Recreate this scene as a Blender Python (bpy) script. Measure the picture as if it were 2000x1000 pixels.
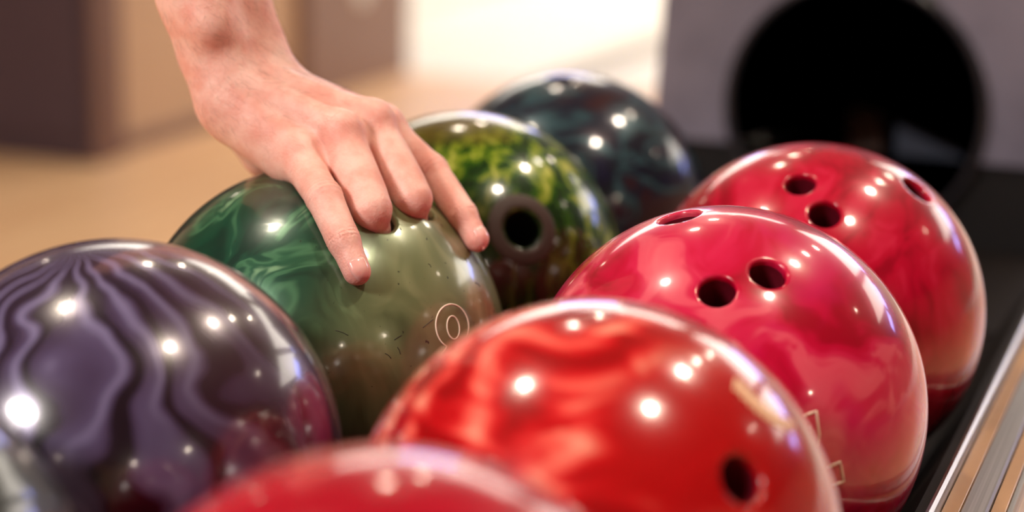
import bpy, bmesh, math, random
import numpy as np
from mathutils import Vector, Matrix

scene = bpy.context.scene
for _o in list(bpy.data.objects):
    bpy.data.objects.remove(_o, do_unlink=True)
COL = scene.collection
random.seed(4)
RNG = np.random.default_rng(4)

# ------------------------------------------------------------------ camera
F_PX = 3782.65                                   # focal length for a 2000 px wide frame
CAM_LOC = np.array([0.36814, -0.53672, 0.81716])
CAM_R = np.array([[0.93254931, -0.10293795, 0.34605718],
                  [0.36040638, 0.20853446, -0.90918679],
                  [0.02142498, 0.97258273, 0.23156816]])
cam = bpy.data.cameras.new('camera')
cam.sensor_width = 36.0
cam.lens = F_PX / 2000 * 36.0
cam.clip_start = 0.02
cam.dof.use_dof = True
cam.dof.focus_distance = 1.03
cam.dof.aperture_fstop = 3.0
cam_ob = bpy.data.objects.new('camera', cam)
COL.objects.link(cam_ob)
_m = Matrix([list(CAM_R[0]), list(CAM_R[1]), list(CAM_R[2])]).to_4x4()
_m.translation = Vector(CAM_LOC)
cam_ob.matrix_world = _m
scene.camera = cam_ob

# ------------------------------------------------------------------ world, exposure
world = bpy.data.worlds.new('world')
scene.world = world
world.use_nodes = True
world.node_tree.nodes['Background'].inputs[0].default_value = (1.0, 0.86, 0.72, 1)
world.node_tree.nodes['Background'].inputs[1].default_value = 0.25
scene.view_settings.view_transform = 'Standard'
scene.view_settings.look = 'None'
scene.view_settings.gamma = 1.0
scene.view_settings.use_curve_mapping = False
scene.view_settings.exposure = 0.14

CEIL = 2.9
LANE_W = 165.0
PANEL_W = 235.0
DOWNLIGHTS = [(-1.15, 0.4), (-1.15, 2.8), (-1.15, 4.05), (-1.15, 5.5), (0.95, 0.4), (0.95, 1.9), (0.95, 2.85), (0.95, 4.2),
              (3.05, 3.0), (6.0, -2.2), (4.6, -5.4), (-4.7, 4.7)]


def area_light(name, loc, size, watts, color, rot=(0, 0, 0), size_y=None, disk=False):
    l = bpy.data.lights.new(name, 'AREA')
    l.energy = watts
    l.color = color
    l.size = size
    if disk:
        l.shape = 'DISK'
    elif size_y:
        l.shape = 'RECTANGLE'
        l.size_y = size_y
    ob = bpy.data.objects.new(name, l)
    ob.location = loc
    ob.rotation_euler = rot
    COL.objects.link(ob)
    return ob


# added fill lights that brighten the lanes beyond the approach
for _x in (-3.6, -1.2, 1.2, 3.6):
    area_light('lane_fill', (_x, 8.5, 2.84), 2.0, LANE_W, (1.0, 0.91, 0.79), size_y=6.0)
# soft light panel in the ceiling behind the camera
area_light('panel_light', (-1.6, -2.8, 2.86), 1.15, PANEL_W, (1.0, 0.92, 0.85), disk=True)


# ------------------------------------------------------------------ node helpers
class NT:
    """Small helper around a material node tree."""

    def __init__(self, name):
        self.mat = bpy.data.materials.new(name)
        self.mat.use_nodes = True
        self.t = self.mat.node_tree
        self.p = self.t.nodes['Principled BSDF']

    def new(self, kind, **kw):
        n = self.t.nodes.new(kind)
        for k, v in kw.items():
            setattr(n, k, v)
        return n

    def put(self, sock, v):
        if isinstance(v, bpy.types.NodeSocket):
            self.t.links.new(v, sock)
        elif isinstance(v, (tuple, list)) and sock.type == 'RGBA' and len(v) == 3:
            sock.default_value = (*v, 1)
        else:
            sock.default_value = v

    def math(self, op, a, b=0.0, c=None):
        n = self.new('ShaderNodeMath', operation=op)
        self.put(n.inputs[0], a)
        self.put(n.inputs[1], b)
        if c is not None:
            self.put(n.inputs[2], c)
        return n.outputs[0]

    def vmath(self, op, a, b=None, scale=None):
        n = self.new('ShaderNodeVectorMath', operation=op)
        self.put(n.inputs[0], a)
        if b is not None:
            self.put(n.inputs[1], b)
        if scale is not None:
            self.put(n.inputs['Scale'], scale)
        return n.outputs['Value'] if op in ('DOT_PRODUCT', 'LENGTH', 'DISTANCE') else n.outputs['Vector']

    def obj(self, scale=1.0):
        c = self.new('ShaderNodeTexCoord').outputs['Object']
        return self.vmath('SCALE', c, scale=scale) if scale != 1.0 else c

    def noise(self, vec, scale=1.0, detail=2.0, rough=0.5, dist=0.0, color=False):
        n = self.new('ShaderNodeTexNoise')
        self.put(n.inputs['Vector'], vec)
        n.inputs['Scale'].default_value = scale
        n.inputs['Detail'].default_value = detail
        n.inputs['Roughness'].default_value = rough
        n.inputs['Distortion'].default_value = dist
        return n.outputs['Color'] if color else n.outputs[0]

    def warp(self, vec, scale, amount, detail=1.0):
        c = self.noise(vec, scale, detail, color=True)
        c = self.vmath('SUBTRACT', c, (0.5, 0.5, 0.5))
        return self.vmath('ADD', vec, self.vmath('SCALE', c, scale=amount))

    def ramp(self, fac, stops, interp='EASE'):
        n = self.new('ShaderNodeValToRGB')
        n.color_ramp.interpolation = interp
        el = n.color_ramp.elements
        while len(el) < len(stops):
            el.new(0.5)
        for e, (pos, col) in zip(el, stops):
            e.position = pos
            e.color = (*col, 1) if len(col) == 3 else col
        self.put(n.inputs[0], fac)
        return n.outputs[0]

    def smooth(self, v, lo, hi):
        n = self.new('ShaderNodeMapRange', interpolation_type='SMOOTHSTEP')
        self.put(n.inputs['Value'], v)
        n.inputs['From Min'].default_value = lo
        n.inputs['From Max'].default_value = hi
        return n.outputs[0]

    def mix(self, fac, a, b):
        n = self.new('ShaderNodeMix', data_type='RGBA')
        self.put(n.inputs[0], fac)
        self.put(n.inputs[6], a)
        self.put(n.inputs[7], b)
        return n.outputs[2]

    def bump(self, height, strength=0.2, dist=0.001):
        n = self.new('ShaderNodeBump')
        n.inputs['Strength'].default_value = strength
        n.inputs['Distance'].default_value = dist
        self.put(n.inputs['Height'], height)
        self.t.links.new(n.outputs[0], self.p.inputs['Normal'])

    def set(self, **kw):
        names = dict(base='Base Color', rough='Roughness', metal='Metallic', spec='Specular IOR Level',
                     coat='Coat Weight', coat_rough='Coat Roughness', sss='Subsurface Weight',
                     sss_r='Subsurface Radius', sss_s='Subsurface Scale', emit='Emission Color',
                     emit_s='Emission Strength', ior='IOR', coat_ior='Coat IOR')
        for k, v in kw.items():
            self.put(self.p.inputs[names[k]], v)
        return self.mat


def srgb(r, g, b):
    f = lambda c: c / 12.92 if c <= 0.04045 else ((c + 0.055) / 1.055) ** 2.4
    return tuple(f(v / 255) for v in (r, g, b))


def plain(name, col, rough=0.5, metal=0.0, noise=0.0, nscale=20, **kw):
    n = NT(name)
    base = col
    if noise:
        v = n.noise(n.obj(), nscale, 3)
        base = n.mix(n.math('MULTIPLY', v, noise), col, tuple(c * 0.45 for c in col))
    return n.set(base=base, rough=rough, metal=metal, **kw)


# ------------------------------------------------------------------ object helpers
def link(ob, parent=None):
    COL.objects.link(ob)
    if parent is not None:
        ob.parent = parent
    return ob


def tag(ob, label=None, cat=None, group=None, kind=None):
    for k, v in (('label', label), ('category', cat), ('group', group), ('kind', kind)):
        if v:
            ob[k] = v
    return ob


def empty(name, loc=(0, 0, 0)):
    e = bpy.data.objects.new(name, None)
    e.empty_display_size = 0.05
    e.location = loc
    return link(e)


def mesh_ob(name, verts, faces, mat, parent=None, smooth=False, normals=None):
    me = bpy.data.meshes.new(name)
    if isinstance(verts, np.ndarray):
        verts = verts.tolist()
    if isinstance(faces, np.ndarray):
        faces = faces.tolist()
    me.from_pydata(verts, [], faces)
    me.update()
    if smooth:
        me.polygons.foreach_set('use_smooth', [True] * len(me.polygons))
    if normals is not None:
        me.normals_split_custom_set_from_vertices([tuple(n) for n in normals.tolist()])
    me.materials.append(mat)
    ob = bpy.data.objects.new(name, me)
    return link(ob, parent)


def bm_ob(name, bm, mat, parent=None, smooth=False):
    bmesh.ops.recalc_face_normals(bm, faces=bm.faces)
    me = bpy.data.meshes.new(name)
    bm.to_mesh(me)
    bm.free()
    if smooth:
        me.polygons.foreach_set('use_smooth', [True] * len(me.polygons))
    me.materials.append(mat)
    return link(bpy.data.objects.new(name, me), parent)


def add_box(bm, lo, hi, bevel=0.0, seg=2):
    r = bmesh.ops.create_cube(bm, size=1.0)
    vs = r['verts']
    for v in vs:
        v.co = Vector([(lo[i] + hi[i]) / 2 + v.co[i] * (hi[i] - lo[i]) for i in range(3)])
    if bevel:
        es = list({e for v in vs for e in v.link_edges})
        bmesh.ops.bevel(bm, geom=es, offset=bevel, segments=seg, affect='EDGES', profile=0.5)


def box(name, lo, hi, mat, parent=None, bevel=0.0):
    bm = bmesh.new()
    add_box(bm, lo, hi, bevel)
    return bm_ob(name, bm, mat, parent)


def prism(name, pts, axis, a, b, mat, parent=None, smooth=False):
    """Extrude a 2D outline. axis 'y': pts are (x, z); axis 'x': pts are (y, z); axis 'z': (x, y)."""
    bm = bmesh.new()

    def mk(p, t):
        return {'y': (p[0], t, p[1]), 'x': (t, p[0], p[1]), 'z': (p[0], p[1], t)}[axis]
    v0 = [bm.verts.new(mk(p, a)) for p in pts]
    v1 = [bm.verts.new(mk(p, b)) for p in pts]
    n = len(pts)
    for i in range(n):
        bm.faces.new((v0[i], v0[(i + 1) % n], v1[(i + 1) % n], v1[i]))
    c0 = bm.faces.new(v0)
    c1 = bm.faces.new(v1[::-1])
    bmesh.ops.triangulate(bm, faces=[c0, c1])
    return bm_ob(name, bm, mat, parent, smooth)


def tube(points, rad, sides=6, closed=False):
    """Verts and faces of a thin tube along a polyline."""
    P = [Vector(p) for p in points]
    n = len(P)
    V, Fc = [], []
    for i in range(n):
        a = P[(i - 1) % n] if closed or i > 0 else P[i]
        b = P[(i + 1) % n] if closed or i < n - 1 else P[i]
        t = (b - a).normalized()
        u = t.orthogonal().normalized() if i == 0 else (u - t * u.dot(t)).normalized()
        w = t.cross(u)
        r = rad[i] if isinstance(rad, (list, tuple)) else rad
        for k in range(sides):
            q = 2 * math.pi * k / sides
            V.append(tuple(P[i] + (u * math.cos(q) + w * math.sin(q)) * r))
    m = n if closed else n - 1
    for i in range(m):
        j = (i + 1) % n
        for k in range(sides):
            l = (k + 1) % sides
            Fc.append((i * sides + k, i * sides + l, j * sides + l, j * sides + k))
    if not closed:
        Fc.append(tuple(range(sides))[::-1])
        Fc.append(tuple((n - 1) * sides + k for k in range(sides)))
    return V, Fc


def lathe(profile, axis, origin, seg=40):
    """Revolve (r, h) pairs about axis through origin."""
    ax = Vector(axis).normalized()
    u = ax.orthogonal().normalized()
    w = ax.cross(u)
    o = Vector(origin)
    V, Fc = [], []
    for r, h in profile:
        for k in range(seg):
            q = 2 * math.pi * k / seg
            V.append(tuple(o + ax * h + (u * math.cos(q) + w * math.sin(q)) * r))
    for i in range(len(profile) - 1):
        for k in range(seg):
            l = (k + 1) % seg
            Fc.append((i * seg + k, i * seg + l, (i + 1) * seg + l, (i + 1) * seg + k))
    return V, Fc


# ------------------------------------------------------------------ isosurface (surface nets)
def surface_nets(D, org, h):
    ins = D < 0
    nx, ny, nz = D.shape
    cnt = np.zeros((nx - 1, ny - 1, nz - 1), np.int8)
    for a in (0, 1):
        for b in (0, 1):
            for c in (0, 1):
                cnt += ins[a:nx - 1 + a, b:ny - 1 + b, c:nz - 1 + c]
    act = (cnt > 0) & (cnt < 8)
    idx = np.argwhere(act)
    ids = np.full(act.shape, -1, np.int64)
    ids[act] = np.arange(len(idx))
    acc = np.zeros((len(idx), 3))
    num = np.zeros(len(idx))
    C = [(a, b, c) for a in (0, 1) for b in (0, 1) for c in (0, 1)]
    for p in C:
        for ax in range(3):
            if p[ax]:
                continue
            q = list(p)
            q[ax] = 1
            d0 = D[idx[:, 0] + p[0], idx[:, 1] + p[1], idx[:, 2] + p[2]]
            d1 = D[idx[:, 0] + q[0], idx[:, 1] + q[1], idx[:, 2] + q[2]]
            x = (d0 < 0) != (d1 < 0)
            t = np.where(x, d0 / np.where(d0 == d1, 1, d0 - d1), 0)
            pos = np.tile(np.array(p, float), (len(idx), 1))
            pos[:, ax] += t
            acc[x] += pos[x]
            num[x] += 1
    V = org + (idx + acc / num[:, None]) * h
    Fs = []
    for ax in range(3):
        sl0 = [slice(None)] * 3
        sl1 = [slice(None)] * 3
        sl0[ax] = slice(0, -1)
        sl1[ax] = slice(1, None)
        s0 = ins[tuple(sl0)]
        s1 = ins[tuple(sl1)]
        e = np.argwhere(s0 != s1)
        b, c = (ax + 1) % 3, (ax + 2) % 3
        ok = (e[:, b] > 0) & (e[:, c] > 0) & (e[:, b] < D.shape[b] - 1) & (e[:, c] < D.shape[c] - 1)
        e = e[ok]
        q = []
        for db, dc in ((-1, -1), (0, -1), (0, 0), (-1, 0)):
            f = e.copy()
            f[:, b] += db
            f[:, c] += dc
            q.append(ids[f[:, 0], f[:, 1], f[:, 2]])
        q = np.stack(q, 1)
        flip = s0[e[:, 0], e[:, 1], e[:, 2]]
        q[~flip] = q[~flip][:, ::-1]
        Fs.append(q)
    return V, np.concatenate(Fs)


def refine(V, fun, it=3, eps=0.0004):
    def grad(P):
        g = np.empty_like(P)
        for i in range(3):
            d = np.zeros(3)
            d[i] = eps
            g[:, i] = (fun(P + d) - fun(P - d)) / (2 * eps)
        return g
    for _ in range(it):
        g = grad(V)
        V = V - (fun(V) / np.maximum((g * g).sum(1), 0.1))[:, None] * g
    g = grad(V)
    return V, g / np.linalg.norm(g, axis=1)[:, None]


def iso_mesh(fun, lo, hi, h, coarse=4):
    """Evaluate fun only near its surface, then polygonise."""
    lo = np.array(lo, float)
    n = np.ceil((np.array(hi) - lo) / (h * coarse)).astype(int)
    H = h * coarse
    g = np.stack(np.meshgrid(*[np.arange(k) for k in n], indexing='ij'), -1).reshape(-1, 3)
    d = fun(lo + (g + 0.5) * H)
    near = np.abs(d) < H * 1.25
    D = np.repeat(np.repeat(np.repeat(np.where(d < 0, -H, H).reshape(n), coarse, 0), coarse, 1), coarse, 2)
    D = D.astype(np.float64)
    sub = np.stack(np.meshgrid(*[np.arange(coarse)] * 3, indexing='ij'), -1).reshape(-1, 3)
    c = g[near]
    P = (c[:, None, :] * coarse + sub[None]).reshape(-1, 3)
    D[P[:, 0], P[:, 1], P[:, 2]] = fun(lo + P * h)
    V, Fc = surface_nets(D, lo, h)
    V, N = refine(V, fun)
    return V, Fc, N


def smin(a, b, k):
    t = np.clip(0.5 + 0.5 * (b - a) / k, 0, 1)
    return b + (a - b) * t - k * t * (1 - t)


def smax(a, b, k):
    return -smin(-a, -b, k)


def cone(p, a, b, ra, rb):
    a = np.asarray(a, float)
    ba = np.asarray(b, float) - a
    t = np.clip((p - a) @ ba / (ba @ ba), 0, 1)
    return np.linalg.norm(p - a - t[:, None] * ba, axis=1) - (ra + (rb - ra) * t)


# ------------------------------------------------------------------ places
def at(px, py, d):
    """Point at depth d (metres along the view axis) seen at a pixel of the photograph."""
    return CAM_LOC + CAM_R @ (np.array([(px - 1000) / F_PX, (500 - py) / F_PX, -1.0]) * d)


def on_ball(px, py, c, lift=0.0, R=0.108):
    d = CAM_R @ np.array([(px - 1000) / F_PX, (500 - py) / F_PX, -1.0])
    d /= np.linalg.norm(d)
    oc = np.asarray(c, float) - CAM_LOC
    b = d @ oc
    D = b * b - oc @ oc + (R + lift) ** 2
    return CAM_LOC + d * (b - math.sqrt(max(D, 0)))


def dir_ball(px, py, c):
    v = on_ball(px, py, c) - np.asarray(c)
    return v / np.linalg.norm(v)


R_BALL = 0.108
B = dict(cherry=(0.122, 0.0, 0.5), swirl=(0.122, 0.217, 0.5), pink=(0.122, 0.434, 0.5), crimson=(0.122, 0.651, 0.5),
         grey=(-0.122, 0.0074, 0.5), purple=(-0.122, 0.2244, 0.5), green=(-0.122, 0.4414, 0.5),
         yellow=(-0.122, 0.6578, 0.5), navy=(-0.1235, 0.8745, 0.5))

# ------------------------------------------------------------------ room
WALL_X = -1.994
m_wood = NT('approach_wood')
_v = m_wood.obj()
_g = m_wood.noise(m_wood.vmath('MULTIPLY', _v, (9.0, 0.6, 1.0)), 3.0, 4)
_b = m_wood.math('FLOOR', m_wood.math('MULTIPLY', m_wood.new('ShaderNodeSeparateXYZ').outputs[0], 1.0))
m_wood_mat = m_wood.set(base=m_wood.ramp(_g, [(0.3, (0.70, 0.43, 0.23)), (0.7, (0.80, 0.53, 0.30))]), rough=0.32)
m_lane = NT('lane_maple')
_g = m_lane.noise(m_lane.vmath('MULTIPLY', m_lane.obj(), (12.0, 0.5, 1.0)), 3.0, 3)
m_lane_mat = m_lane.set(base=m_lane.ramp(_g, [(0.3, (0.78, 0.72, 0.62)), (0.7, (0.85, 0.80, 0.71))]), rough=0.3)
m_tan = plain('tan_plaster', (0.58, 0.39, 0.25), 0.7, noise=0.25, nscale=3)
m_cream = plain('cream_plaster', (0.75, 0.66, 0.54), 0.7, noise=0.15, nscale=2)
m_ceil = plain('ceiling_paint', (0.15, 0.12, 0.10), 0.9, noise=0.2, nscale=2)
m_plum = plain('plum_laminate', (0.066, 0.040, 0.058), 0.5, noise=0.3, nscale=4)
m_brown = plain('brown_laminate', (0.16, 0.075, 0.05), 0.5, noise=0.3, nscale=4)
m_umber = plain('taupe_laminate', (0.25, 0.145, 0.105), 0.5, noise=0.3, nscale=3)
m_gut = plain('gutter_grey', (0.24, 0.22, 0.19), 0.5, noise=0.3, nscale=3)
m_white = plain('white_enamel', (0.8, 0.78, 0.74), 0.4, noise=0.1)
m_black = plain('black_plastic', (0.010, 0.009, 0.010), 0.38, noise=0.3, nscale=30)

tag(box('floor', (-7, -6, -0.1), (9, 4.75, 0), m_wood_mat), kind='structure')
# lanes and gutters beyond the foul line
_xs = [-7, -5.35, -5.2, -4.1, -3.95, -2.8, -2.65, -1.62, -1.46, -0.25, 0.25, 1.46, 1.62, 2.65, 2.8, 3.95, 4.1, 5.2, 5.35, 9]
for i in range(len(_xs) - 1):
    gut = i % 2 == 1 and i != 9
    o = box('lane_gutter' if gut else 'lane_floor', (_xs[i], 4.75, -0.1), (_xs[i + 1], 14, -0.045 if gut else 0.0),
            m_gut if gut else m_lane_mat)
    o.name = 'floor'
    tag(o, kind='structure')
tag(box('ceiling', (-7, -6, CEIL), (9, 14, CEIL + 0.1), m_ceil), kind='structure')
tag(box('wall_far', (-7, 14, -0.1), (9, 14.1, CEIL), m_cream), kind='structure')
tag(box('wall_back', (-7, -6.1, -0.1), (9, -6, CEIL), m_tan), kind='structure')
tag(box('wall_left', (-7.1, -6, -0.1), (-7, 14, CEIL), m_tan), kind='structure')
tag(box('wall_right', (9, -6, -0.1), (9.1, 14, CEIL), m_tan), kind='structure')
# low partition on the left, between two cabinets
tag(box('wall_partition', (WALL_X - 0.16, 3.19, 0), (WALL_X - 0.035, 4.09, 1.1), m_tan), kind='structure')
tag(box('baseboard_left', (WALL_X - 0.034, 3.20, 0), (WALL_X - 0.022, 4.08, 0.035), m_umber), kind='structure')


def cabinet(name, lo, hi, body, side, label, cat, plate=None):
    e = empty(name, ((lo[0] + hi[0]) / 2, (lo[1] + hi[1]) / 2, 0))
    ox, oy = e.location.x, e.location.y

    def loc(p):
        return (p[0] - ox, p[1] - oy, p[2])
    box('body', loc(lo), loc((hi[0] - 0.012, hi[1], hi[2])), body, e, 0.004)
    box('side_panel', loc((hi[0] - 0.012, lo[1] + 0.002, 0.0)), loc((hi[0], hi[1] - 0.002, hi[2])), side, e, 0.002)
    n = 3
    w = (hi[0] - lo[0] - 0.03) / n
    for k in range(n):
        x0 = lo[0] + 0.01 + k * w
        d = box('door', loc((x0, lo[1] - 0.016, 0.06)), loc((x0 + w - 0.004, lo[1], hi[2] - 0.02)), body, e, 0.003)
        box('handle', loc((x0 + 0.02, lo[1] - 0.04, hi[2] - 0.35)), loc((x0 + 0.035, lo[1] - 0.016, hi[2] - 0.2)), m_white, d, 0.003)
    box('cap', loc((lo[0] - 0.02, lo[1] - 0.02, hi[2])), loc((hi[0] + 0.01, hi[1] + 0.01, hi[2] + 0.03)), side, e, 0.004)
    if plate:
        V, Fc = lathe([(0.0, 0.012), (0.028, 0.011), (0.034, 0.006), (0.036, 0.0)], (1, 0, 0), loc((hi[0], plate[0], plate[1])), 24)
        mesh_ob('pale_disc', V, Fc, m_white, e, True)  # pale disc on the side panel
    return tag(e, label, cat)


cabinet('storage_cabinet', (-3.4, 3.075, 0), (WALL_X, 3.19, 1.15), m_plum, m_brown,
        'dark plum cabinet with brown side on the wood floor at far left', 'cabinet')
cabinet('storage_cabinet', (-2.6, 4.10, 0), (WALL_X, 4.76, 1.15), m_umber, m_umber,
        'taupe brown cabinet with pale round disc, behind the wrist', 'cabinet', (4.43, 0.265))

# downlights
m_lampring = plain('lamp_ring', (0.7, 0.68, 0.64), 0.4, noise=0.1)
LAMP_COL = (1.0, 0.84, 0.66)


def lamp_face(watts):
    return NT('lamp_face').set(base=(1, 0.9, 0.78), emit=LAMP_COL, emit_s=watts)


LEVELS = {'bright': lamp_face(500.0), 'half': lamp_face(120.0), 'dim': lamp_face(50.0)}
_ring = None
_faces = {}
for x, y in DOWNLIGHTS:
    lev = 'dim' if x in (3.05, -4.7) else ('half' if y > 2.5 else 'bright')
    e = empty('ceiling_downlight', (x, y, CEIL))
    if _ring is None:
        V, Fc = lathe([(0.073, 0.0), (0.073, -0.012), (0.098, -0.010), (0.10, 0.0)], (0, 0, 1), (0, 0, 0), 28)
        _ring = mesh_ob('ring', V, Fc, m_lampring, e, True)
    else:
        c = _ring.copy()
        COL.objects.link(c)
        c.parent = e
    if lev not in _faces:
        V, Fc = lathe([(0.0001, -0.004), (0.072, -0.004)], (0, 0, 1), (0, 0, 0), 28)
        _faces[lev] = mesh_ob('lamp_disc', V, [f[::-1] for f in Fc], LEVELS[lev], e)
    else:
        c = _faces[lev].copy()
        COL.objects.link(c)
        c.parent = e
    tag(e, 'round recessed downlight in the ceiling over the approach', 'ceiling light', 'ceiling downlights in rows')
V, Fc = lathe([(0.58, -0.005), (0.58, -0.075), (0.60, -0.08), (0.63, -0.07), (0.64, 0.0)], (0, 0, 1), (0, 0, CEIL), 64)
o = mesh_ob('ceiling_panel_light', V, Fc, m_lampring, None, True)
o.location = (-1.6, -2.8, 0)
tag(o, 'large round ceiling light with a pale rim behind the camera', 'ceiling light')
for _x in (-3.6, -1.2, 1.2, 3.6):
    e = empty('lane_fill_tray', (_x, 8.5, CEIL))  # rims made up to go round the added lane fill lights
    for sx in (-1, 1):
        box('long_rim', (sx * 1.02 - 0.015, -3.035, -0.08), (sx * 1.02 + 0.015, 3.035, 0.0), m_lampring, e)
        box('short_rim', (-1.004, sx * 3.02 - 0.015, -0.08), (1.004, sx * 3.02 + 0.015, 0.0), m_lampring, e)
    tag(e, 'added rectangular fill light over the lanes, out of view', 'ceiling light', 'added lane fill lights')
# overhead monitors above the lanes
m_screen = NT('screen').set(base=(0.02, 0.02, 0.03), rough=0.3, emit=(0.34, 0.38, 1.0), emit_s=10.0)
for k, x in enumerate((-3.4, -1.3, 1.3, 3.5, 5.4)):
    e = empty('overhead_monitor', (x, 10.0, 2.25))
    box('housing', (-0.75, 0.0, 0.0), (0.75, 0.08, 0.5), m_black, e, 0.01)
    box('screen', (-0.72, -0.012, 0.03), (0.72, 0.0, 0.47), m_screen, e)
    box('bracket', (-0.04, 0.02, 0.5), (0.04, 0.06, 0.65), m_black, e)
    tag(e, 'blue lit score monitor hanging over the lanes', 'monitor', 'score monitors over the lanes')

# ------------------------------------------------------------------ ball return rack
rack = empty('ball_rack', (0, 0.35, 0))
tag(rack, 'black two-channel bowling ball rack with brushed aluminium side rails', 'ball rack')
m_alu = NT('brushed_aluminium')
_g = m_alu.noise(m_alu.vmath('MULTIPLY', m_alu.obj(), (400.0, 3.0, 400.0)), 1.0, 2)
m_alu_mat = m_alu.set(base=m_alu.ramp(_g, [(0.3, (0.36, 0.345, 0.33)), (0.7, (0.50, 0.485, 0.47))]), metal=1.0, rough=0.38)
m_rail_tan = plain('rail_tan', srgb(176, 134, 92), 0.4, noise=0.25, nscale=60)
m_rub = plain('black_rubber', (0.010, 0.007, 0.007), 0.7, noise=0.4, nscale=40, spec=0.12)
Y0, Y1 = -0.75, 1.02
floor_z = 0.3918
prof = [(-0.233, 0.452), (-0.226, 0.452), (-0.196, 0.400), (-0.18, floor_z), (-0.06, floor_z), (-0.045, 0.398), (-0.012, 0.44), (0.012, 0.44),
        (0.045, 0.398), (0.06, floor_z), (0.18, floor_z), (0.196, 0.400), (0.226, 0.452), (0.233, 0.452), (0.233, 0.37), (-0.233, 0.37)]
prism('tray', prof, 'y', Y0, Y1, m_rub, rack)
for s in (-1, 1):
    rp = [(0.2335, 0.36), (0.2335, 0.458), (0.2345, 0.461), (0.2365, 0.462), (0.2385, 0.461), (0.2395, 0.4575), (0.2398, 0.453), (0.2492, 0.453), (0.2496, 0.456),
          (0.2505, 0.4575), (0.2620, 0.4575), (0.2632, 0.456), (0.2636, 0.452), (0.2716, 0.452), (0.2722, 0.454), (0.2745, 0.454), (0.2760, 0.450), (0.2760, 0.36)]
    rail = prism('side_rail', [(s * x, z) for x, z in rp], 'y', Y0, Y1 + 0.36, m_alu_mat, rack)
    for x0, x1, z in ((0.2400, 0.2490, 0.4532), (0.2638, 0.2714, 0.4522)):
        box('tan_strip', (min(s * x0, s * x1), Y0 + 0.002, z), (max(s * x0, s * x1), Y1 + 0.358, z + 0.0026), m_rail_tan, rail, 0.0006)  # tan strips along the grooves of the rail
    box('skirt', (s * 0.256 - 0.021, Y0 + 0.02, 0.22), (s * 0.256 + 0.021, Y1 + 0.34, 0.359), m_brown, rack)
    for y in (-0.55, 0.85):
        box('leg', (s * 0.2 - 0.03, y - 0.03, 0.0), (s * 0.2 + 0.03, y + 0.03, 0.37), m_black, rack, 0.004)
for ch in rack.children:
    ch.location.y -= 0.35

# hood where the balls come out
hood = empty('ball_return_hood', (0, 1.4, 0))
tag(hood, 'purple-grey ball return hood with large round black ball opening', 'ball return')
m_hood = NT('hood_laminate')
_n1 = m_hood.noise(m_hood.obj(), 9.0, 4)
m_hood_mat = m_hood.set(base=m_hood.ramp(_n1, [(0.3, (0.120, 0.112, 0.160)), (0.75, (0.195, 0.18, 0.245))]), rough=0.45)
HZ, HR, ZB = 0.517, 0.130, 0.473
a0 = math.asin((ZB - HZ) / HR)
arc = [(HR * math.cos(q), HZ + HR * math.sin(q)) for q in np.linspace(a0, math.pi - a0, 48)]
up = [(0.212, ZB), (0.19, 0.90), (0.16, 0.96), (-0.16, 0.96), (-0.19, 0.90), (-0.210, ZB)]
prism('front_panel', arc[::-1] + [] + up[:0] + [(arc[0][0], ZB)][:0] + up, 'y', -0.012, 0.012, m_hood_mat, hood)
arc2 = [(HR * math.cos(q), HZ + HR * math.sin(q)) for q in np.linspace(math.pi - a0, 2 * math.pi + a0, 40)]
prism('lower_panel', arc2 + [(0.212, ZB), (0.212, 0.0), (-0.212, 0.0), (-0.212, ZB)], 'y', -0.006, 0.012, m_black, hood)
bm = bmesh.new()
sh = [(-0.209, 0.0), (-0.209, ZB), (-0.189, 0.90), (-0.16, 0.955), (0.16, 0.955), (0.189, 0.90), (0.209, ZB), (0.209, 0.0)]
for i in range(len(sh) - 1):
    q = [(sh[i][0], 0.0121, sh[i][1]), (sh[i + 1][0], 0.0121, sh[i + 1][1]), (sh[i + 1][0] * 0.94, 0.7, sh[i + 1][1] * 0.97), (sh[i][0] * 0.94, 0.7, sh[i][1] * 0.97)]
    bm.faces.new([bm.verts.new(p) for p in q])
bm_ob('shell', bm, m_hood_mat, hood)
box('back_panel', (-0.19, 0.69, 0.0), (0.19, 0.70, 0.9), m_hood_mat, hood)
V, Fc = lathe([(HR + 0.004, -0.006), (HR + 0.003, -0.018), (HR - 0.004, -0.020), (HR - 0.004, 0.45), (0.0001, 0.45)], (0, 1, 0), (0, 0, HZ), 64)
m_tun = plain('tunnel_black', (0.022, 0.021, 0.028), 0.25, noise=0.2)
mesh_ob('tunnel', V, Fc, m_tun, hood, True)
box('reflection_strip', (-0.02, 0.06, 0.42), (0.018, 0.075, 0.56), plain('reflection_brown', (0.05, 0.018, 0.012), 0.6, noise=0.3), hood, 0.003)  # added strip, its brown stands in for a band reflected in the opening
box('reflection_plate', (0.034, 0.04, 0.455), (0.105, 0.05, 0.530), plain('reflection_blue', (0.035, 0.045, 0.075), 0.5, noise=0.3), hood, 0.003)  # added plate, coloured as a bluish reflection inside the opening
V, Fc = lathe([(0.0001, -0.006), (0.008, -0.005), (0.009, 0.0), (0.009, 0.02)], (0, 1, 0), (-0.03, 0.06, 0.572), 20)
mesh_ob('highlight_disc', V, Fc, plain('highlight_blue', (0.06, 0.08, 0.12), 0.4, noise=0.1), hood, True)  # dim bluish highlight put in as a small disc
# end deck between tray and hood
box('exit_deck', (-0.2, -0.375, 0.30), (0.2, -0.0065, 0.385), m_rub, hood, 0.004)


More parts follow.
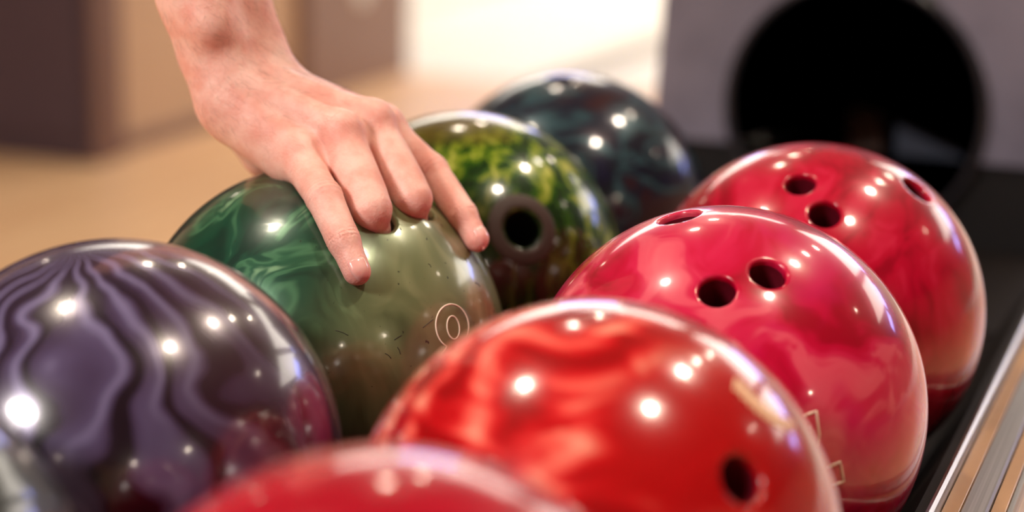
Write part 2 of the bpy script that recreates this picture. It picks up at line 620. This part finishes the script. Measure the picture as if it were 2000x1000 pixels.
# ------------------------------------------------------------------ balls
def ball_sdf(holes, k=0.0022):
    def fun(p):
        d = np.linalg.norm(p, axis=1) - R_BALL
        for ax, r, depth in holes:
            h = p @ ax
            rad = np.linalg.norm(p - h[:, None] * ax, axis=1)
            cyl = np.maximum(rad - r, (R_BALL - depth) - h)
            cyl = np.where(h < 0, 1.0, cyl)
            near = cyl < 0.01
            d = np.where(near, smax(d, -cyl, k), d)
        return d
    return fun


def quad_sphere(R, n=40):
    V, Fc, key = [], [], {}
    for ax in range(3):
        for s in (-1, 1):
            def vid(i, j):
                a = math.tan((i / n - 0.5) * math.pi / 2)
                b = math.tan((j / n - 0.5) * math.pi / 2)
                v = [0, 0, 0]
                v[ax] = s
                v[(ax + 1) % 3] = a
                v[(ax + 2) % 3] = b
                v = Vector(v).normalized()
                k = tuple(round(c, 5) for c in v)
                if k not in key:
                    key[k] = len(V)
                    V.append(tuple(v * R))
                return key[k]
            for i in range(n):
                for j in range(n):
                    f = (vid(i, j), vid(i + 1, j), vid(i + 1, j + 1), vid(i, j + 1))
                    Fc.append(f if s > 0 else f[::-1])
    return np.array(V), Fc


def make_ball(key, mat, label, holes=(), hole_mat=None, res=0.0016):
    c = B[key]
    e = empty('bowling_ball', c)
    tag(e, label, 'bowling ball', 'bowling balls on the rack')
    hs = [(np.array(a) / np.linalg.norm(a), r, d) for a, r, d in holes]
    if hs:
        V, Fc, N = iso_mesh(ball_sdf(hs), (-0.112,) * 3, (0.112,) * 3, res)
    else:
        V, Fc = quad_sphere(R_BALL)
        N = V / np.linalg.norm(V, axis=1)[:, None]
    mesh_ob('shell', V, Fc, mat, e, True, N)
    for ax, r, d in hs:
        # lining of the drilled hole, just proud of the drilled wall
        pr = [(0.0001, R_BALL - d + 0.0006), (r - 0.0004, R_BALL - d + 0.0006), (r - 0.0004, R_BALL - 0.0042)]
        V, Fc = lathe(pr, ax, (0, 0, 0), 32)
        mesh_ob('finger_hole', V, Fc, hole_mat or m_black, e, True)
    return e


def ball_shader(n, col, rough=0.28, coat=0.85, metal=0.0, coat_rough=0.085, spec=0.2):
    s = n.noise(n.obj(), 900.0, 1)
    return n.set(base=col, rough=rough, coat=coat, coat_rough=coat_rough, metal=metal, spec=spec)


def unit_basis(ax):
    a = Vector(ax).normalized()
    u = a.orthogonal().normalized()
    return a, u, a.cross(u)


INV = 1.0 / R_BALL

# plum ball: dark lines pouring away from a pole
n = NT('plum_pearl')
p = n.obj(INV)
pole, e1, e2 = unit_basis(dir_ball(168, 484, B['purple']))
th0 = n.vmath('DOT_PRODUCT', p, tuple(pole))
away = n.math('SUBTRACT', 1.0, th0)
wn = n.vmath('SUBTRACT', n.noise(p, 2.3, 1.0, color=True), (0.5, 0.5, 0.5))
w = n.vmath('ADD', p, n.vmath('SCALE', wn, scale=n.math('MULTIPLY_ADD', away, 0.95, 0.22)))
w = n.warp(w, 5.0, 0.10, 1.0)
ph = n.math('ARCTAN2', n.vmath('DOT_PRODUCT', w, tuple(e2)), n.vmath('DOT_PRODUCT', w, tuple(e1)))
th = n.vmath('DOT_PRODUCT', w, tuple(pole))
big = n.noise(p, 1.9, 1.0)
arg = n.math('ADD', n.math('MULTIPLY', ph, 22.0), n.math('ADD', n.math('MULTIPLY', th, 2.4), n.math('MULTIPLY', big, 5.0)))
s1 = n.math('MULTIPLY_ADD', n.math('SINE', arg), 0.5, 0.5)
s2 = n.math('MULTIPLY_ADD', n.math('SINE', n.math('MULTIPLY_ADD', arg, 2.0, n.math('MULTIPLY', th, 5.0))), 0.5, 0.5)
s = n.math('ADD', n.math('MULTIPLY', s1, 0.72), n.math('MULTIPLY', s2, 0.28))
col = n.ramp(s, [(0.08, srgb(20, 8, 26)), (0.24, srgb(30, 17, 38)), (0.36, srgb(60, 46, 76)), (0.62, srgb(78, 66, 100)), (1.0, srgb(116, 108, 146))])
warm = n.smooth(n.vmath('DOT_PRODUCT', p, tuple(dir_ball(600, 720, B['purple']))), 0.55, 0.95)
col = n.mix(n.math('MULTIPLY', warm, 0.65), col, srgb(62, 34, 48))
m_purple = ball_shader(n, col, 0.24, spec=0.6, metal=0.1)

# green ball
n = NT('green_pearl')
p = n.obj(INV)
w = n.warp(p, 1.3, 0.7, 1.5)
gax, g1, g2 = unit_basis(dir_ball(760, 900, B['green']))
st = n.noise(n.vmath('MULTIPLY', w, (2.6, 2.6, 0.7)), 1.5, 2.5, 0.5, 0.7)
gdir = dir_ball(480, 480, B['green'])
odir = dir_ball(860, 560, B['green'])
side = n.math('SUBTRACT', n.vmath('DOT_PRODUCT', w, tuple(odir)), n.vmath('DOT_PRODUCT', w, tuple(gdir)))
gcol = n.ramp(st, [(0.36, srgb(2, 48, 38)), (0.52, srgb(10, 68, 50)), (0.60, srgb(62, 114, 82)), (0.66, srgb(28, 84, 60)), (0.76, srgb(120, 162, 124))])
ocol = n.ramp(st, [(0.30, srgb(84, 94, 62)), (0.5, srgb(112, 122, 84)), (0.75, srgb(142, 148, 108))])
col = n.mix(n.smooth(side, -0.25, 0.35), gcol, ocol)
sp = n.noise(p, 26.0, 2.0)
col = n.mix(n.smooth(sp, 0.70, 0.76), col, srgb(40, 48, 34))
sc = n.new('ShaderNodeTexNoise')
n.put(sc.inputs['Vector'], n.vmath('MULTIPLY', p, (8.0, 60.0, 30.0)))
sc.inputs['Scale'].default_value = 1.0
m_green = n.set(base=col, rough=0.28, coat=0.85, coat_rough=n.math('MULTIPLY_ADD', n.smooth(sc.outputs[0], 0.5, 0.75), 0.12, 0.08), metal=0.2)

# lime flame ball
n = NT('lime_flame')
p = n.obj(INV)
hd = dir_ball(1022, 446, B['yellow'])
ax, f1, f2 = unit_basis(hd)
w = n.warp(p, 3.0, 0.16, 2.0)
al = n.vmath('DOT_PRODUCT', w, tuple(dir_ball(930, 420, B['yellow'])))
fl = n.noise(n.vmath('MULTIPLY', w, (12.0, 9.0, 2.4)), 1.0, 2.5, 0.55, 0.35)
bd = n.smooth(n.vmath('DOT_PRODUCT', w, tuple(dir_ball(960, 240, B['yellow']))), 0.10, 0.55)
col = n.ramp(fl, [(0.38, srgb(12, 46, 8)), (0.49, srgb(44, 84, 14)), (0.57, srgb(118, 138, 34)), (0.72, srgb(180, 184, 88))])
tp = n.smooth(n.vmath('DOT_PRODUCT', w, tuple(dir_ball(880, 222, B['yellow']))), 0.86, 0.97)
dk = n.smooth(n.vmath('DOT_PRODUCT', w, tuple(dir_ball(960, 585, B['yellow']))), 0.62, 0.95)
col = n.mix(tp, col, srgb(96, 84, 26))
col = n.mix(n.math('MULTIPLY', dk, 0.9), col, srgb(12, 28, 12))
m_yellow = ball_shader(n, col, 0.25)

# navy ball
n = NT('navy_teal')
p = n.obj(INV)
w = n.warp(p, 1.2, 0.8, 1.0)
bands = n.noise(n.vmath('MULTIPLY', w, (1.0, 1.6, 2.6)), 1.5, 2.0, 0.5, 0.8)
col = n.ramp(bands, [(0.30, srgb(26, 28, 58)), (0.42, srgb(22, 24, 40)), (0.5, srgb(52, 82, 92)), (0.56, srgb(30, 34, 52)), (0.66, srgb(56, 30, 38)), (0.8, srgb(38, 26, 34))])
m_navy = ball_shader(n, col, 0.28, metal=0.15)

# grey teal ball at the lower left
n = NT('grey_teal')
p = n.obj(INV)
w = n.warp(p, 1.4, 0.6)
col = n.ramp(n.noise(w, 2.0, 2.0), [(0.35, srgb(52, 60, 58)), (0.6, srgb(84, 88, 80)), (0.8, srgb(60, 84, 100))])
m_grey = ball_shader(n, col, 0.3)

# reds
n = NT('cherry_red')
p = n.obj(INV)
col = n.ramp(n.noise(n.warp(p, 1.0, 0.8), 1.6, 2.0), [(0.3, srgb(160, 2, 30)), (0.75, srgb(188, 5, 44))])
m_cherry = ball_shader(n, col, 0.25)

n = NT('orange_red_swirl')
p = n.obj(INV)
w = n.warp(p, 1.0, 0.75, 1.0)
w = n.warp(w, 2.4, 0.20, 1.0)
flow = n.vmath('DOT_PRODUCT', w, tuple(dir_ball(1340, 940, B['swirl'])))
bandn = n.noise(n.vmath('ADD', p, (5.2, 0.3, 2.2)), 1.7, 1.0)
bands = n.math('MULTIPLY_ADD', n.math('SINE', n.math('ADD', n.math('MULTIPLY', flow, 25.0), n.math('MULTIPLY', bandn, 9.0))), 0.5, 0.5)
st = n.noise(n.vmath('MULTIPLY', w, (1.0, 2.2, 3.6)), 1.7, 2.0, 0.5, 0.8)
st = n.math('ADD', n.math('MULTIPLY', st, 0.72), n.math('MULTIPLY', bands, 0.26))
clear = n.smooth(n.vmath('DOT_PRODUCT', w, tuple(dir_ball(1430, 800, B['swirl']))), 0.80, 0.95)
col = n.ramp(st, [(0.38, srgb(150, 2, 12)), (0.48, srgb(182, 8, 20)), (0.54, srgb(206, 36, 40)), (0.61, srgb(226, 84, 74)), (0.72, srgb(240, 146, 124))])
col = n.mix(n.math('MULTIPLY', clear, 0.85), col, srgb(172, 6, 14))
m_swirl = ball_shader(n, col, 0.2, spec=0.45)

n = NT('pink_red_marble')
p = n.obj(INV)
w = n.warp(p, 1.3, 0.8, 2.0)
st = n.noise(w, 2.0, 3.0, 0.5, 0.8)
mg = n.noise(n.vmath('ADD', w, (3.1, 1.7, 0.4)), 1.5, 2.0)
col = n.ramp(st, [(0.36, srgb(154, 2, 34)), (0.46, srgb(184, 5, 52)), (0.53, srgb(198, 28, 72)), (0.60, srgb(212, 74, 96)), (0.75, srgb(222, 104, 116))])
col = n.mix(n.math('MULTIPLY', n.smooth(mg, 0.52, 0.62), 0.75), col, srgb(198, 8, 84))
m_pink = ball_shader(n, col, 0.27)

n = NT('crimson_marble')
p = n.obj(INV)
w = n.warp(p, 1.1, 0.7, 2.0)
st = n.noise(n.vmath('MULTIPLY', w, (2.4, 1.4, 0.8)), 2.2, 3.0, 0.5, 0.6)
col = n.ramp(st, [(0.36, srgb(146, 2, 32)), (0.52, srgb(176, 5, 44)), (0.64, srgb(190, 26, 60)), (0.8, srgb(206, 66, 80))])
m_crim = ball_shader(n, col, 0.27)

m_redhole = plain('deep_red_hole', (0.13, 0.006, 0.016), 0.3, noise=0.2)
m_darkhole = plain('dark_hole', (0.006, 0.006, 0.008), 0.6, noise=0.2)
m_greenhole = plain('green_hole', (0.02, 0.03, 0.02), 0.5, noise=0.2)

D = dir_ball
make_ball('cherry', m_cherry, 'plain cherry red bowling ball nearest the camera, cut off by the lower edge')
swirl = make_ball('swirl', m_swirl, 'orange-red bowling ball with pale swirls, second in the red row',
                  [(D(1452, 935, B['swirl']), 0.0100, 0.04)], m_redhole)
pink = make_ball('pink', m_pink, 'pinkish red marbled bowling ball with two finger holes, third in the red row',
                 [(D(1400, 567, B['pink']), 0.0092, 0.055), (D(1501, 533, B['pink']), 0.0092, 0.055), (D(1326, 421, B['pink']), 0.0112, 0.05)], m_redhole)
make_ball('crimson', m_crim, 'crimson bowling ball with three holes, farthest of the red row',
          [(D(1563, 358, B['crimson']), 0.0092, 0.055), (D(1611, 417, B['crimson']), 0.0094, 0.055), (D(1793, 369, B['crimson']), 0.0105, 0.05)], m_redhole)
make_ball('grey', m_grey, 'grey teal bowling ball in the lower left corner')
make_ball('purple', m_purple, 'dark plum bowling ball with lavender swirls, left of the green ball')
RING_H = D(738, 426, B['green'])
MID_H = D(819, 403, B['green'])
THUMB_H = at(575, 352, 1.20) - np.array(B['green'])
THUMB_H /= np.linalg.norm(THUMB_H)
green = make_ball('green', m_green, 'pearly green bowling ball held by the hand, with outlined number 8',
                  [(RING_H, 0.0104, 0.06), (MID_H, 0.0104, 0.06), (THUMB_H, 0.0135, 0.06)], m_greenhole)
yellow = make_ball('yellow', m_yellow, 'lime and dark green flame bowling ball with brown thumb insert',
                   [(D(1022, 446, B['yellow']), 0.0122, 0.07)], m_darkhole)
make_ball('navy', m_navy, 'dark navy and teal bowling ball, farthest of the left row',
          [(D(1092, 155, B['navy']), 0.0105, 0.05)], m_darkhole)

# brown insert around the thumb hole: a thin spherical ring
ri, ro = 0.0135, 0.0242
pr = []
for k in range(7):
    a = math.asin(ri / R_BALL) + (math.asin(ro / R_BALL) - math.asin(ri / R_BALL)) * k / 6
    rr = R_BALL + (0.0005 if 0 < k < 6 else -0.0004)
    pr.append((rr * math.sin(a), rr * math.cos(a)))
V, Fc = lathe(pr, hd, (0, 0, 0), 48)
mesh_ob('thumb_insert', V, Fc, plain('insert_brown', srgb(56, 30, 22), 0.55, noise=0.3, nscale=200), yellow, True)

# number 8 in outline on the green ball
m_print = plain('cream_print', srgb(252, 230, 212), 0.5, noise=0.1, nscale=300)


def ball_stroke(name, key, pts, rad, mat, parent, closed=False, lift=0.0):
    c = np.array(B[key])
    W = []
    m = len(pts)
    for i in range(m if closed else m - 1):
        a, b = np.array(pts[i], float), np.array(pts[(i + 1) % m], float)
        for t in np.linspace(0, 1, 4, endpoint=False):
            W.append(on_ball(*(a + (b - a) * t), c, lift) - c)
    if not closed:
        W.append(on_ball(*pts[-1], c, lift) - c)
    V, Fc = tube(W, rad, 6, closed)
    return mesh_ob(name, V, Fc, mat, parent, True)


def ell(cx, cy, rx, ry, tilt, a0, a1, n=28):
    out = []
    for q in np.linspace(math.radians(a0), math.radians(a1), n):
        x, y = rx * math.cos(q), ry * math.sin(q)
        out.append((cx + x * math.cos(tilt) - y * math.sin(tilt), cy + x * math.sin(tilt) + y * math.cos(tilt)))
    return out


ball_stroke('number_outline', 'green', ell(883, 637, 32, 43, -0.10, 124, 124 + 292, 36) + [(907, 680)]
            + ell(890, 722, 36, 44, -0.10, -52, 232, 30) + [(869, 684), (873, 677)], 0.00042, m_print, green, True)
ball_stroke('number_counter', 'green', ell(885, 640, 12, 23, -0.13, 0, 348, 24), 0.00042, m_print, green, True)
ball_stroke('number_counter', 'green', ell(891, 724, 14, 23, -0.13, 0, 348, 24), 0.00042, m_print, green, True)
# corners of outlined lettering on the pink ball
ball_stroke('number_outline', 'pink', [(1560, 816), (1594, 803), (1600, 852), (1598, 900), (1588, 890), (1584, 832), (1564, 838)], 0.0007, m_print, pink, True)
ball_stroke('number_outline', 'pink', [(1600, 920), (1641, 902), (1648, 940), (1612, 952)], 0.0007, m_print, pink, True)
# worn lettering along the shoulder of the swirled ball
m_gold = plain('gold_print', srgb(252, 214, 172), 0.5, noise=0.1, nscale=300)
for k in range(8):
    t = k / 7
    x, y = 1436 + 100 * t, 742 + 78 * t + 10 * math.sin(3 * t)
    ball_stroke('lettering', 'swirl', [(x, y + 20), (x + 3, y), (x + 11, y + 6), (x + 8, y + 24)], 0.0008, m_gold, swirl)
# scuffs on the green ball
m_scuff = plain('scuff_dark', srgb(34, 36, 26), 0.6, noise=0.1)
for a, b in [((826, 640), (846, 624)), ((770, 664), (784, 655)), ((928, 552), (938, 560)), ((908, 506), (912, 512)), ((752, 690), (764, 700)),
             ((776, 678), (782, 692)), ((655, 645), (680, 655)), ((836, 515), (842, 522)), ((781, 447), (783, 449))]:
    ball_stroke('scuff', 'green', [a, ((a[0] + b[0]) / 2 + 1, (a[1] + b[1]) / 2 - 1), b], 0.00022, m_scuff, green)

# ------------------------------------------------------------------ the hand
GC = np.array(B['green'])


def ob(px, py, lift):
    return on_ball(px, py, GC, lift)


mm = 0.001
pinky = [at(582, 308, 1.088), ob(634, 388, 9.2 * mm), ob(671, 470, 8.0 * mm), ob(697, 530, 7.0 * mm)]
pinky_r = [10.5 * mm, 8.9 * mm, 8.3 * mm, 7.6 * mm]
ring = [at(666, 266, 1.092), ob(726, 408, 5.0 * mm), GC + RING_H * (R_BALL - 0.012), GC + RING_H * (R_BALL - 0.034)]
ring_r = [11.2 * mm, 10.4 * mm, 10.0 * mm, 8.6 * mm]
middle = [at(726, 244, 1.112), ob(806, 388, 5.0 * mm), GC + MID_H * (R_BALL - 0.012), GC + MID_H * (R_BALL - 0.036)]
middle_r = [11.2 * mm, 10.3 * mm, 10.0 * mm, 8.6 * mm]
index = [at(746, 250, 1.142), at(844, 336, 1.128), ob(903, 419, 8.0 * mm), ob(931, 468, 6.8 * mm)]
index_r = [10.4 * mm, 8.9 * mm, 7.9 * mm, 7.1 * mm]
# thumb, mostly hidden behind the palm, down into its own hole
thumb = [at(470, 232, 1.150), at(514, 302, 1.170), GC + THUMB_H * (R_BALL + 0.010), GC + THUMB_H * (R_BALL - 0.025)]
thumb_r = [15.0 * mm, 11.5 * mm, 11.0 * mm, 9.8 * mm]
meta = [(at(444, 196, 1.110), pinky[0], 13.5, 11.5), (at(466, 176, 1.112), ring[0], 13.0, 11.0),
        (at(488, 158, 1.122), middle[0], 13.0, 11.0), (at(508, 152, 1.136), index[0], 13.0, 11.0)]
ulna = [at(447, 190, 1.116), at(421, 100, 1.116), at(386, 0, 1.108), at(330, -160, 1.10), at(120, -760, 1.09)]
radius = [at(508, 142, 1.136), at(486, 95, 1.140), at(452, 0, 1.135), at(410, -160, 1.13), at(190, -790, 1.12)]
ulna_r = [16.5, 18.0, 18.6, 23, 33]
radius_r = [16.5, 18.0, 18.6, 23, 33]
BACK = CAM_R @ np.array([0.25, 0.55, 0.8])
BACK /= np.linalg.norm(BACK)                     # dorsal side of the hand


def wrinkles(p, J, a, amp, wid, lam):
    s = (p - J) @ a
    r = np.linalg.norm(p - J, axis=1)
    return amp * np.exp(-(s / wid) ** 2) * np.cos(2 * math.pi * s / lam) * np.exp(-(r / 0.016) ** 4)


def unit(v):
    return v / np.linalg.norm(v)


def finger(p, J, R):
    d = cone(p, J[0], J[1], R[0], R[1])
    for i in range(1, len(J) - 1):
        d = smin(d, cone(p, J[i], J[i + 1], R[i], R[i + 1]), 0.004)
    return d


def hand_sdf(p):
    arm = None
    for J, Rr in ((ulna, ulna_r), (radius, radius_r)):
        for i in range(len(J) - 1):
            c = cone(p, J[i], J[i + 1], Rr[i] * mm, Rr[i + 1] * mm)
            arm = c if arm is None else smin(arm, c, 0.014)
    arm = smin(arm, np.linalg.norm(p - at(408, 48, 1.094), axis=1) - 0.0085, 0.014)     # head of the ulna
    palm = None
    for a, b, ra, rb in meta:
        c = cone(p, a, b, ra * mm, rb * mm)
        palm = c if palm is None else smin(palm, c, 0.0085)
    palm = smin(palm, cone(p, at(470, 235, 1.118), at(560, 318, 1.098), 0.0150, 0.0105), 0.012)   # edge of the hand
    palm = smin(palm, cone(p, at(604, 330, 1.088), at(668, 318, 1.088), 0.0070, 0.0075), 0.006)                # web
    palm = smin(palm, arm, 0.016)
    th = finger(p, thumb, thumb_r)
    palm = smin(palm, th, 0.012)
    for (a, b, ra, rb), up_ in zip(meta, (0.8, 1.0, 1.0, 0.9)):                          # tendons and knuckles
        off = BACK * (rb * mm - 0.0012)
        palm = smin(palm, cone(p, a + off * 0.95, b + off, 0.0014, 0.0030 * up_), 0.009)
        palm = smin(palm, np.linalg.norm(p - (b + BACK * 0.0045), axis=1) - 0.0090 * up_, 0.008)
    out = None
    for J, Rr, bulge in ((pinky, pinky_r, 1), (ring, ring_r, 0), (middle, middle_r, 0), (index, index_r, 1)):
        f = finger(p, J, Rr)
        if bulge:
            f = smin(f, np.linalg.norm(p - (J[1] + BACK * 0.0012), axis=1) - (Rr[1] - 0.0020), 0.006)
            f = smin(f, cone(p, J[0] * 0.6 + J[1] * 0.4, J[0] * 0.1 + J[1] * 0.9, Rr[1] + 0.0003, Rr[1] - 0.0002), 0.004)
            f = smin(f, cone(p, J[1] * 0.7 + J[2] * 0.3, J[1] * 0.25 + J[2] * 0.75, Rr[2] + 0.0004, Rr[2] - 0.0001), 0.004)
            f = f + wrinkles(p, J[1], unit(J[2] - J[0]), 0.00026, 0.0042, 0.0031)
            f = f + wrinkles(p, J[2], unit(J[3] - J[1]), 0.00020, 0.0026, 0.0024)
        else:
            f = smin(f, cone(p, J[0] * 0.62 + J[1] * 0.38, J[0] * 0.2 + J[1] * 0.8, 0.0108, 0.0106), 0.006)
            f = f + wrinkles(p, J[1] + unit(J[1] - J[0]) * 0.004, unit(J[1] - J[0]), 0.00004, 0.002, 0.003)
        f = smin(f, palm, 0.0105)
        out = f if out is None else smin(out, f, 0.0022)
    return out


_pts = np.array(pinky + ring + middle + index + thumb + [at(386, -60, 1.10), at(452, -60, 1.13)])
_all = np.vstack([_pts, np.array(ulna[-2:] + radius[-2:])])
HV, HF, HN = iso_mesh(hand_sdf, _all.min(0) - 0.045, _all.max(0) + 0.045, 0.0013)
hand_root = HV.mean(0)

n = NT('skin')
va = n.new('ShaderNodeVertexColor', layer_name='flush').outputs[0]
fl = n.new('ShaderNodeSeparateColor')
n.put(fl.inputs[0], va)
p = n.obj()
mot = n.noise(p, 55.0, 4.0, 0.6)
base = n.ramp(mot, [(0.3, srgb(228, 162, 148)), (0.7, srgb(242, 196, 184))])
base = n.mix(n.math('MULTIPLY', fl.outputs[0], 0.75), base, srgb(222, 112, 108))
vo = n.new('ShaderNodeTexVoronoi')
n.put(vo.inputs['Vector'], n.warp(p, 120.0, 0.003))
vo.inputs['Scale'].default_value = 700.0
n.bump(n.math('ADD', vo.outputs[0], n.noise(p, 260.0, 3.0)), 0.28, 0.0006)
m_skin = n.set(base=base, rough=0.48, spec=0.35, sss=0.25, sss_r=(1.0, 0.35, 0.2), sss_s=0.005)

person = mesh_ob('person', HV, HF, m_skin, None, True, HN)
tag(person, 'person\'s bare right forearm and hand, two fingers in the green ball', 'person')
fl_v = np.zeros(len(HV))
for q, s, a in [(pinky[3], 0.011, 0.6), (index[3], 0.011, 0.6), (pinky[1], 0.010, 0.35), (index[1], 0.011, 0.5), (ring[2], 0.018, 0.5), (middle[2], 0.018, 0.5),
                (ring[0], 0.012, 0.45), (middle[0], 0.013, 0.6), (index[0], 0.013, 0.5), (pinky[0], 0.012, 0.3), (pinky[2], 0.009, 0.3)]:
    fl_v = np.maximum(fl_v, a * np.exp(-(np.linalg.norm(HV - q, axis=1) / s) ** 2))
att = person.data.color_attributes.new('flush', 'FLOAT_COLOR', 'POINT')
cc = np.ones((len(HV), 4), np.float32)
cc[:, :3] = fl_v[:, None]
att.data.foreach_set('color', cc.ravel())

# fingernails: curved plates on the last joints
m_nail = NT('nail')
m_nail_mat = m_nail.set(base=m_nail.ramp(m_nail.noise(m_nail.obj(), 90.0, 2), [(0.3, srgb(240, 160, 152)), (0.7, srgb(248, 190, 182))]), rough=0.22, coat=0.4, sss=0.2, sss_s=0.003)


def nail(J, R, toward, ln=0.0105, hw=0.0052):
    ax = unit(J[3] - J[2])
    nr = toward - ax * (toward @ ax)
    nr = unit(nr)
    sd = np.cross(ax, nr)
    V, Fc = [], []
    U, W = 10, 10
    for layer in (0, 1):
        for i in range(U + 1):
            for j in range(W + 1):
                u, w_ = i / U, j / W * 2 - 1
                s = -0.0045 + ln * u
                wv = w_ * hw * (1 - 0.35 * max(0, u - 0.6) ** 1.0 * abs(w_) - 0.25 * max(0, 0.3 - u))
                ang = wv / (R[3] * 0.95)
                base_p = J[3] + ax * s
                # march outwards from inside to find the skin
                dirv = nr * math.cos(ang) + sd * math.sin(ang)
                V.append((base_p, dirv, layer, u, abs(w_)))
    P = np.array([v[0] for v in V])
    Dv = np.array([v[1] for v in V])
    t = np.full(len(P), 0.002)
    for _ in range(30):
        t = t - hand_sdf(P + Dv * t[:, None])
        t = np.clip(t, 0, 0.012)
    lift = np.array([(0.00035 if v[2] else -0.0004) - 0.0005 * (v[4] > 0.95) - 0.0004 * (v[3] < 0.05) for v in V])
    Q = P + Dv * (t + lift)[:, None]
    nn = (U + 1) * (W + 1)
    for i in range(U):
        for j in range(W):
            a = i * (W + 1) + j
            q = (a, a + 1, a + W + 2, a + W + 1)
            Fc.append(q)
            Fc.append(tuple(nn + k for k in q[::-1]))
    edge = [(i, 0) for i in range(U + 1)] + [(U, j) for j in range(1, W + 1)] + [(i, W) for i in range(U - 1, -1, -1)] + [(0, j) for j in range(W - 1, 0, -1)]
    for k in range(len(edge)):
        a = edge[k][0] * (W + 1) + edge[k][1]
        b = edge[(k + 1) % len(edge)][0] * (W + 1) + edge[(k + 1) % len(edge)][1]
        Fc.append((a, b, nn + b, nn + a))
    o = mesh_ob('fingernail', Q, Fc, m_nail_mat, person, True)
    return o


nail(pinky, pinky_r, CAM_R @ np.array([0.35, 0.15, 0.95]), 0.0120, 0.0058)
nail(index, index_r, CAM_R @ np.array([0.75, 0.2, 0.7]), 0.0120, 0.0056)

# fine arm hair
m_hair = plain('arm_hair_brown', srgb(112, 66, 44), 0.5, noise=0.1)
HVv, HFf = [], []
sel = np.argwhere((HN @ BACK > -0.1)).ravel()
wr = at(470, 90, 1.10)
along = unit(ring[0] - at(455, 100, 1.11))
cnt = 0
for _ in range(6000):
    i = int(RNG.choice(sel))
    q = HV[i]
    dwr = np.linalg.norm(q - wr)
    mid = np.linalg.norm(q - at(560, 210, 1.09))
    if not (dwr < 0.07 or mid < 0.03) or RNG.random() > (0.8 if dwr < 0.05 else 0.4):
        continue
    nv = HN[i]
    t = unit(along + RNG.normal(0, 0.35, 3))
    t = unit(t - nv * (t @ nv))
    L = RNG.uniform(0.004, 0.010)
    pts = [q - nv * 0.0002, q + t * L * 0.5 + nv * L * 0.22, q + t * L + nv * L * 0.28]
    V, Fc = tube(pts, [0.00004, 0.00003, 0.00001], 3)
    k = len(HVv)
    HVv += V
    HFf += [tuple(a + k for a in f) for f in Fc]
    cnt += 1
    if cnt > 1300:
        break
hr = mesh_ob('arm_hair', HVv, HFf, m_hair, person)
hr['kind'] = 'stuff'
